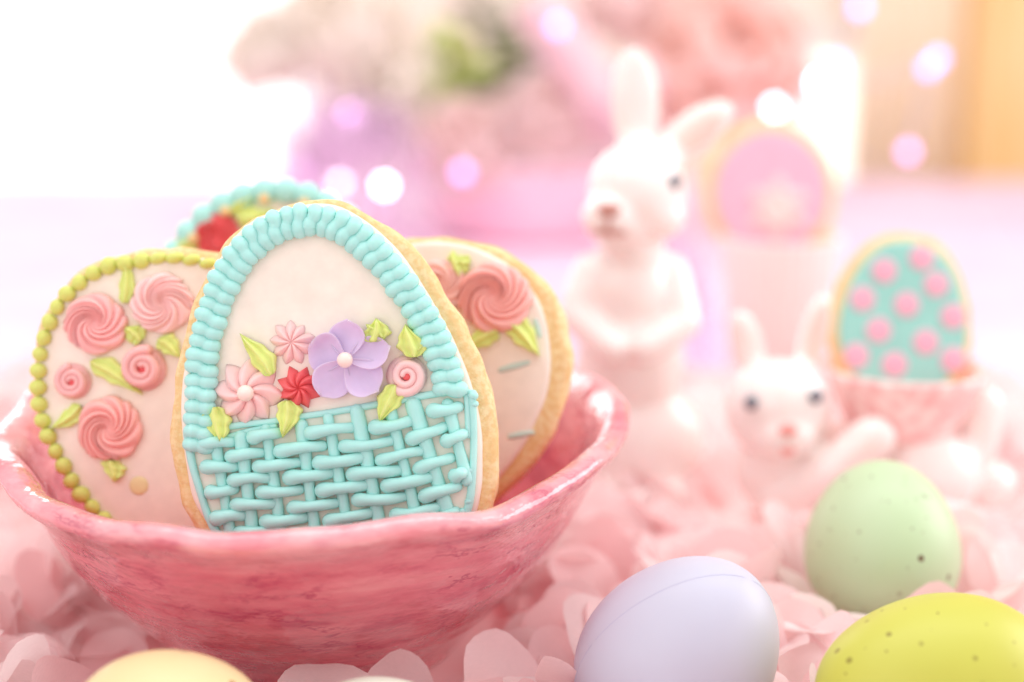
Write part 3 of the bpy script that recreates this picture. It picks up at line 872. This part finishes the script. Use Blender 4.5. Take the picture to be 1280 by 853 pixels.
wc = thing('white_cup', 'white fluted paper cup behind the lying bunny, holding a daisy cookie', 'cup', (12.65, 66.4, 0.0))
flute = lambda r, z, a: (r * (1 + 0.025 * math.sin(28 * a)), z)
link('cup_wall', mesh('cup_wall', *revolve([(1.9, 0), (2.05, 0.1), (2.75, 7.7), (2.85, 7.95), (2.7, 7.95), (2.6, 7.6), (2.0, 0.9), (0.3, 0.8)], 168, fn=flute)), M['whitecup'], wc)
KD = 67 / 1778
cd = Cookie('daisy_cookie', 'round pink cookie with a white daisy standing in the white cup', (12.13, 67.0, 9.94), 962, 240, KD, FACE, 0.8)
cd.biscuit(ell(964, 235, 84, 88, 95, egg=-0.06)); cd.flood(ell(964, 238, 72, 76, 80, egg=-0.06), M['rosepink'])
for k in range(6):
    X, Y = cd.c(972 + 22 * math.cos(k * math.pi / 3 + 0.5), 262 - 22 * math.sin(k * math.pi / 3 + 0.5))
    place(cd.o, 'daisy_petal', xf(ball(0.55, 14, 8, 0.4), Matrix.Diagonal((1.25, 0.75, 1, 1))), M['palepink'], X, Y, 0.15, k * math.pi / 3 + 0.5)
X, Y = cd.c(972, 262); place(cd.o, 'daisy_eye', ball(0.35, 14, 8, 0.6), M['pearl'], X, Y, 0.22)


# ================================================================== flowers, tulle and fairy lights far back on the table
def peony(name, label, loc, Rr, mat, seed, tilt=(0, 0, 0), stem=True):
    q = random.Random(seed)
    o = thing(name, label, 'flower', loc, [R(a) for a in tilt], 'blooms in the bouquet')
    V = []
    for layer, (cnt, op, sz) in enumerate(((6, 78, 1.0), (6, 52, 0.9), (5, 30, 0.75), (4, 12, 0.6))):
        for k in range(cnt):
            v, f = [], []
            for i in range(8):
                u = i / 7
                for j in range(9):
                    t = -1 + 2 * j / 8
                    wd = math.sin(math.pi * (0.12 + 0.80 * u) ** 0.8) ** 0.6 * sz * 0.95
                    z = u * sz * (1 - 0.2 * t * t) + 0.05 * math.sin(5 * t + seed)
                    v.append((wd * t * 0.75, 0.45 * u * u * sz * 0.0 - 0.35 * math.sin(math.pi * u * 0.8) * sz + 0.28 * t * t * sz, z))
                    if j < 8 and i < 7: f.append((i * 9 + j, i * 9 + j + 1, (i + 1) * 9 + j + 1, (i + 1) * 9 + j))
            a = 2 * math.pi * (k + 0.5 * layer) / cnt + q.uniform(-.2, .2)
            Mx = Matrix.Rotation(a, 4, 'Z') @ Matrix.Rotation(R(op + q.uniform(-8, 8)), 4, 'X') @ Matrix.Diagonal((Rr, Rr, Rr, 1))
            pm = mesh('petal', *xf((v, f), Mx)); po = link('petal', pm, mat, o)
            if stem: link('stem', mesh('stem', *tube([(0, 0, -Rr * 0.9), (0, 0, -0.3)], [0.35, 0.5], 10)), M['stem'], o)
    return o


pot = thing('flower_pot', 'deep pink round pot of flowers at the back of the table', 'pot', (0.5, 128, -0.15))
link('pot_wall', mesh('pot_wall', *revolve([(7.2, 0), (7.8, 0.3), (9.8, 6.0), (10.2, 6.8), (9.7, 6.9), (9.2, 6.0), (7.2, 1.0), (0.4, 0.9)], 56)), M['pot'], pot)
link('soil', mesh('soil', *revolve([(9.3, 5.6), (9.0, 5.9), (0.3, 6.0)], 40)), M['greendark'], pot)
for k, (nm, lab, loc, r, mm, tl) in enumerate((
        ('pink_peony', 'pale pink peony low on the left side of the pot', (-3.6, 120, 8.2), 5.2, 'peony', (55, 0, 0)),
        ('pink_peony', 'pale pink peony in the middle of the bouquet behind the rabbit', (3.6, 120.5, 10.2), 5.4, 'peony', (50, 0, 10)),
        ('pink_peony', 'pink peony low on the right behind the rabbit\'s ear', (10, 123, 9.0), 5.0, 'peony', (45, 10, 20)),
        ('coral_peony', 'large coral peony high on the right of the bouquet', (18.5, 127, 15.0), 9.0, 'peony_coral', (60, 0, 12)),
        ('pink_peony', 'pink peony at the top of the bouquet above the rabbit\'s head', (10.0, 130, 20.5), 5.6, 'peony', (50, 0, 0)),
        ('cream_rose', 'cream rose high on the left of the bouquet', (-14.5, 128, 18.0), 7.0, 'peony_cream', (55, 0, -14)),
        ('cream_rose', 'cream rose against the window at the far left of the bouquet', (-21.5, 130, 15.8), 5.2, 'peony_cream', (50, 0, -20)),
        ('pink_peony', 'blush peony hanging over the rim between the purple lights', (-11, 126, 12.0), 5.0, 'peony_cream', (70, 0, -10)))):
    peony(nm, lab, loc, r, M[mm], 60 + k, tl)

# leafy sprays
def spray(label, base, tips, mat, seed):
    o = thing('leaf_spray', label, 'foliage', base, None, 'leaf sprays in the bouquet'); q = random.Random(seed)
    for t in tips:
        link('twig', mesh('twig', *tube([(0, 0, 0), (t[0] * .5, t[1] * .5, t[2] * .6), t], [.25, .2, .12], 8)), M['stem'], o)
        for k in range(9):
            u = 0.3 + 0.7 * k / 8; L = q.uniform(3.4, 5.0); W = L * 0.52
            v, f = [], []
            for i in range(7):
                a = i / 6; wd = W * math.sin(math.pi * a) ** 0.8
                for j in (-1, 0, 1): v.append((wd * j * 0.5, a * L, -0.15 * abs(j) * wd - 0.25 * a * a * L))
                if i < 6:
                    for j in (0, 1): f.append((i * 3 + j, i * 3 + j + 1, i * 3 + j + 4, i * 3 + j + 3))
            lo = link('leaf', mesh('leaf', v, f), mat, o, (t[0] * u, t[1] * u, t[2] * (u * 1.1 - .1 * u * u)))
            lo.rotation_euler = (q.uniform(-.3, 1.1), q.uniform(-.5, .5), q.uniform(0, 6.28))
    return o


spray('olive green leaf spray rising on the left of the pink peonies', (-3, 128, 6.5), [(-4.5, 0, 9.5), (-1.5, -2, 10.5), (1.5, 1, 9.5), (-3, 3, 7)], M['green'], 3)
spray('dark grey green leaf spray at the top of the bouquet', (1.5, 129, 7), [(-2, 0, 13), (1, 1, 12.5), (4, 1, 10), (-4, 2, 13)], M['greendark'], 4)

# ribbon bow
def strip(P, wdt, mat, name, parent):
    Q = [Vector(p) for p in P]; pts = []
    for i in range(len(Q) - 1):
        for k in range(8): pts.append(Q[i].lerp(Q[i + 1], k / 8))
    pts.append(Q[-1]); v, f = [], []
    for i, p in enumerate(pts):
        t = (pts[min(i + 1, len(pts) - 1)] - pts[max(i - 1, 0)]).normalized(); s = t.cross(Vector((0, 1, 0.2))).normalized() * wdt / 2
        d = 0.25 * math.sin(i * 0.7)
        v += [tuple(p - s), tuple(p + Vector((0, d, 0))), tuple(p + s)]
        if i < len(pts) - 1:
            for j in (0, 1): f.append((3 * i + j, 3 * i + j + 1, 3 * i + j + 4, 3 * i + j + 3))
    o = link(name, mesh(name, v, f), mat, parent); m = o.modifiers.new('thick', 'SOLIDIFY'); m.thickness = 0.1 * S
    return o


rbn = thing('ribbon', 'pale pink ribbon running up across the leaves behind the rabbit', 'ribbon', (6, 116, 12))
strip([(3.0, 0, -2.5), (1.0, -1, 0.5), (-2.2, 0, 5.0), (-4.5, 1, 8.0)], 4.2, M['ribbon'], 'ribbon_tail', rbn)
strip([(3.0, 0, -2.5), (4.4, -1, 1.5), (3.4, 0.5, 3.4)], 3.2, M['ribbon'], 'ribbon_loop', rbn)

# magenta tulle bunched along the table
def tulle(label, path, wdt, hgt, seed):
    q = random.Random(seed); v, f = [], []
    P = [Vector(p) for p in path]; pts = []
    for i in range(len(P) - 1):
        for k in range(14): pts.append(P[i].lerp(P[i + 1], k / 14))
    pts.append(P[-1]); m = 22
    for i, p in enumerate(pts):
        for j in range(m):
            t = j / (m - 1); a = math.pi * t
            rr = 1 + 0.45 * noise.noise((i * 0.45, j * 0.6, seed)) + 0.22 * math.sin(j * 2.4 + i * 0.9)
            v.append((p.x + wdt * math.cos(a) * rr * 0.5 + 0.8 * noise.noise((i * .5, j * .5, seed + 7)), p.y + wdt * 0.35 * noise.noise((i * .6, j * .4, seed + 3)), max(0.0, p.z + hgt * math.sin(a) * rr)))
    for i in range(len(pts) - 1):
        for j in range(m - 1): f.append((i * m + j, i * m + j + 1, (i + 1) * m + j + 1, (i + 1) * m + j))
    o = link('tulle_garland', mesh('tulle_garland', v, f), M['tulle']); tag(o, label, 'garland', 'tulle garlands')
    return o


tulle('magenta tulle bunched up beside the left side of the pot', [(-14, 100, 0), (-12.5, 108, 0), (-10, 116, 0)], 7.5, 10.5, 1)
tulle('magenta tulle bunched on the table right behind the standing rabbit', [(8.5, 74, 0), (9.0, 82, 0), (10, 92, 0)], 4.0, 4.6, 2)

# fairy lights
fs = thing('fairy_light_string', 'string of purple and white fairy lights looped through the flowers', 'lights', (0, 105, 0))
BUL = [(-15.6, 1, 7.4, 'p'), (-12.98, 2, 6.4, 'w'), (-11.8, 0, 11.6, 'p'), (-9.32, -1, 6.5, 'w'), (-3.65, 0, 7.4, 'p'), (3.29, 0, 17.9, 'p'), (13.6, -28, 2.4, 'p'), (22.7, 2, 13.8, 'w'),
       (25.0, 0, 19.2, 'p'), (23.8, 1, 15.2, 'p'), (30.2, 0, 14.9, 'p'), (29.1, 0, 8.9, 'p'), (31.0, 0.5, 15.6, 'p'), (-14.6, 0, 5.2, 'p'), (19.5, 2, 12.0, 'w')]
wp = [(-30, 0, 0.2)]
for x, y, z, c in BUL: wp.append((x, y + 0.9, z + 0.2))
wp += [(36, 0, 6), (42, 0, 0.2)]
Q = []
for i in range(len(wp) - 1):
    a, b = Vector(wp[i]), Vector(wp[i + 1])
    for k in range(8):
        t = k / 8; p = a.lerp(b, t); p.z = max(0.15, p.z - 1.6 * math.sin(math.pi * t)); Q.append(p)
link('wire', mesh('wire', *tube(Q, [0.07] * len(Q), 6)), M['wire'], fs)
bm = {c: mesh('bulb', *ball(0.46 if c == 'p' else 0.42, 12, 8)) for c in 'pw'}
for x, y, z, c in BUL: link('bulb', bm[c], M['bulb_' + c], fs, (x, y, z))

# ================================================================== the petal runner
run = thing('petal_runner', 'pink runner of overlapping round taffeta petals under bowl, eggs and rabbits', 'runner', (0, 0, 0))
link('ground_cloth', mesh('ground_cloth', *box(-46, 52, 8, 63, 0.0, 0.06), smooth=False), M['ground_cloth'], run)


def petalmesh(seed):
    q = random.Random(seed); Rr = 1.0; v, f = [], []
    nr, nt = 5, 22
    bend = q.uniform(0.05, 0.5) * q.choice((1, 1, -0.7)); bend2 = q.uniform(-0.22, 0.28); ph = q.random() * 6
    def pt(x, y): return (x, y + Rr, bend * x * x + bend2 * (y ** 2) + 0.07 * math.sin(2.5 * x + 2 * y + ph) + 0.035 * math.sin(5 * y - 3 * x + 2 * ph) - 0.02 * bend)
    v.append(pt(0, 0))
    for i in range(1, nr):
        for k in range(nt):
            a = 2 * math.pi * k / nt; r = Rr * i / (nr - 1) * (1 + 0.035 * math.sin(3 * a + ph) + 0.018 * math.sin(7 * a + 2 * ph)); v.append(pt(r * math.cos(a) * 0.94, r * math.sin(a)))
    for k in range(nt): f.append((0, 1 + k, 1 + (k + 1) % nt))
    for i in range(nr - 2):
        for k in range(nt):
            a = 1 + i * nt; f.append((a + k, a + nt + k, a + nt + (k + 1) % nt, a + (k + 1) % nt))
    me = mesh('petal', v, f); me.materials.append(M[('petal2', 'petal', 'petal3')[seed % 3]]); return me


PM = [petalmesh(k) for k in range(15)]
# where things stand on the runner, no petal grows through them: (x, y, radius, height at which the thing starts to widen)
STAND = [(4.05, 32.3, 2.0), (10.86, 39.6, 1.9), (9.3, 30.4, 1.7), (10.6, 30.4, 1.7), (-8.2, 28.4, 1.5), (-7.0, 28.6, 1.5), (-2.8, 29.1, 1.6), (4.55, 51.4, 2.8), (12.2, 48.6, 2.9), (9.6, 47.6, 2.5), (14.6, 47.8, 2.3), (16.2, 48.7, 2.4)]
cl_, sl_ = math.cos(R(PITCH)), math.sin(R(PITCH))
allp = []
q = random.Random(11)
y = 20.0
while y < 64:
    step = 1.12
    x = -45 + q.random()
    while x < 51:
        px, py = x + q.uniform(-.5, .5), y + q.uniform(-.45, .45)
        x += step
        if abs(px) > 10 + py * 0.42: continue
        rb_ = math.hypot(px - BOWL[0], py - BOWL[1])
        if rb_ < 4.3 or (py < BOWL[1] and rb_ < 5.0): continue
        if any(math.hypot(px - a, py - b) < c for a, b, c in STAND): continue
        tilt = q.uniform(12, 74); yaw = q.uniform(0, 360)
        if q.random() < 0.55: yaw = q.gauss(0, 55)      # many open towards the viewer: the free edge points back and up
        size = q.uniform(0.95, 1.42) if y < 60 else q.uniform(1.1, 1.6)
        if rb_ < 9.5:
            yaw_dir = (-math.sin(R(yaw)), math.cos(R(yaw)))
            for _ in range(8):
                tx, ty = px - math.sin(R(yaw)) * 2 * size * math.cos(R(tilt)), py + math.cos(R(yaw)) * 2 * size * math.cos(R(tilt))
                rt = min(rb_, math.hypot(tx - BOWL[0], ty - BOWL[1]))
                lim = 0.35 if rt < 5.0 else (rt - 4.5) * (0.6 if py < BOWL[1] else 0.9)
                if 2 * size * math.sin(R(tilt)) < max(lim, 0.3): break
                tilt *= 0.72; yaw = math.degrees(math.atan2(-(px - BOWL[0]), (py - BOWL[1]))) + q.uniform(-70, 70)
        for a, b, c in STAND:
            d = math.hypot(px - a, py - b)
            if d < c + 2.2 and 2 * size * math.sin(R(tilt)) > 1.1:
                yaw = math.degrees(math.atan2(-(px - a), (py - b))) + q.uniform(-60, 60); tilt = min(tilt, 62)
        tw = q.uniform(-18, 18)
        Mx = Matrix.Translation(Vector((px, py, 0.1 + q.uniform(0, 0.25)))) @ Matrix.Rotation(R(yaw), 4, 'Z') @ Matrix.Rotation(R(tilt), 4, 'X') @ Matrix.Rotation(R(tw), 4, 'Y') @ Matrix.Diagonal((size, size, size, 1))
        # how large it shows: depth and whether bowl or frame hide it
        F = py * cl_ + 16.2 * sl_; u = 1778 * px / F + 640; vv = 426 - 1778 * (py * sl_ - 16.2 * cl_) / F
        vis = -30 < u < 1310 and 380 < vv < 885 and not (-10 < u < 780 and vv < 600) and not (60 < u < 690 and vv < 720 and py > 33) and rb_ > 4.6
        allp.append((vis, size / F, k_ := q.randrange(15), Mx))
    y += step * 0.92
order = sorted(range(len(allp)), key=lambda i: (not allp[i][0], -allp[i][1]))
near = set(order[:295])
verts, faces, midx = [], [], []
cache = [(np.array([tuple(vt.co) for vt in me.vertices]) / S, [tuple(p.vertices) for p in me.polygons]) for me in PM]
off = 0
for i, (vis, sz, k, Mx) in enumerate(allp):
    if i in near:
        o = link('petal', PM[k], None, run)
        T = Mx.copy(); T.translation = T.translation * S; o.matrix_local = T
    else:
        A = np.array(Mx); V = cache[k][0] @ A[:3, :3].T + A[:3, 3]
        verts.append(V * S); faces += [tuple(a + off for a in fc) for fc in cache[k][1]]; midx += [k % 3] * len(cache[k][1]); off += len(V)
me = bpy.data.meshes.new('petal_mass'); me.from_pydata(np.concatenate(verts).tolist(), [], faces)
for k_ in ('petal2', 'petal', 'petal3'): me.materials.append(M[k_])
me.polygons.foreach_set('material_index', midx); me.polygons.foreach_set('use_smooth', [True] * len(me.polygons)); me.update()
tag(link('petal_mass', me, None, run), kind='stuff')
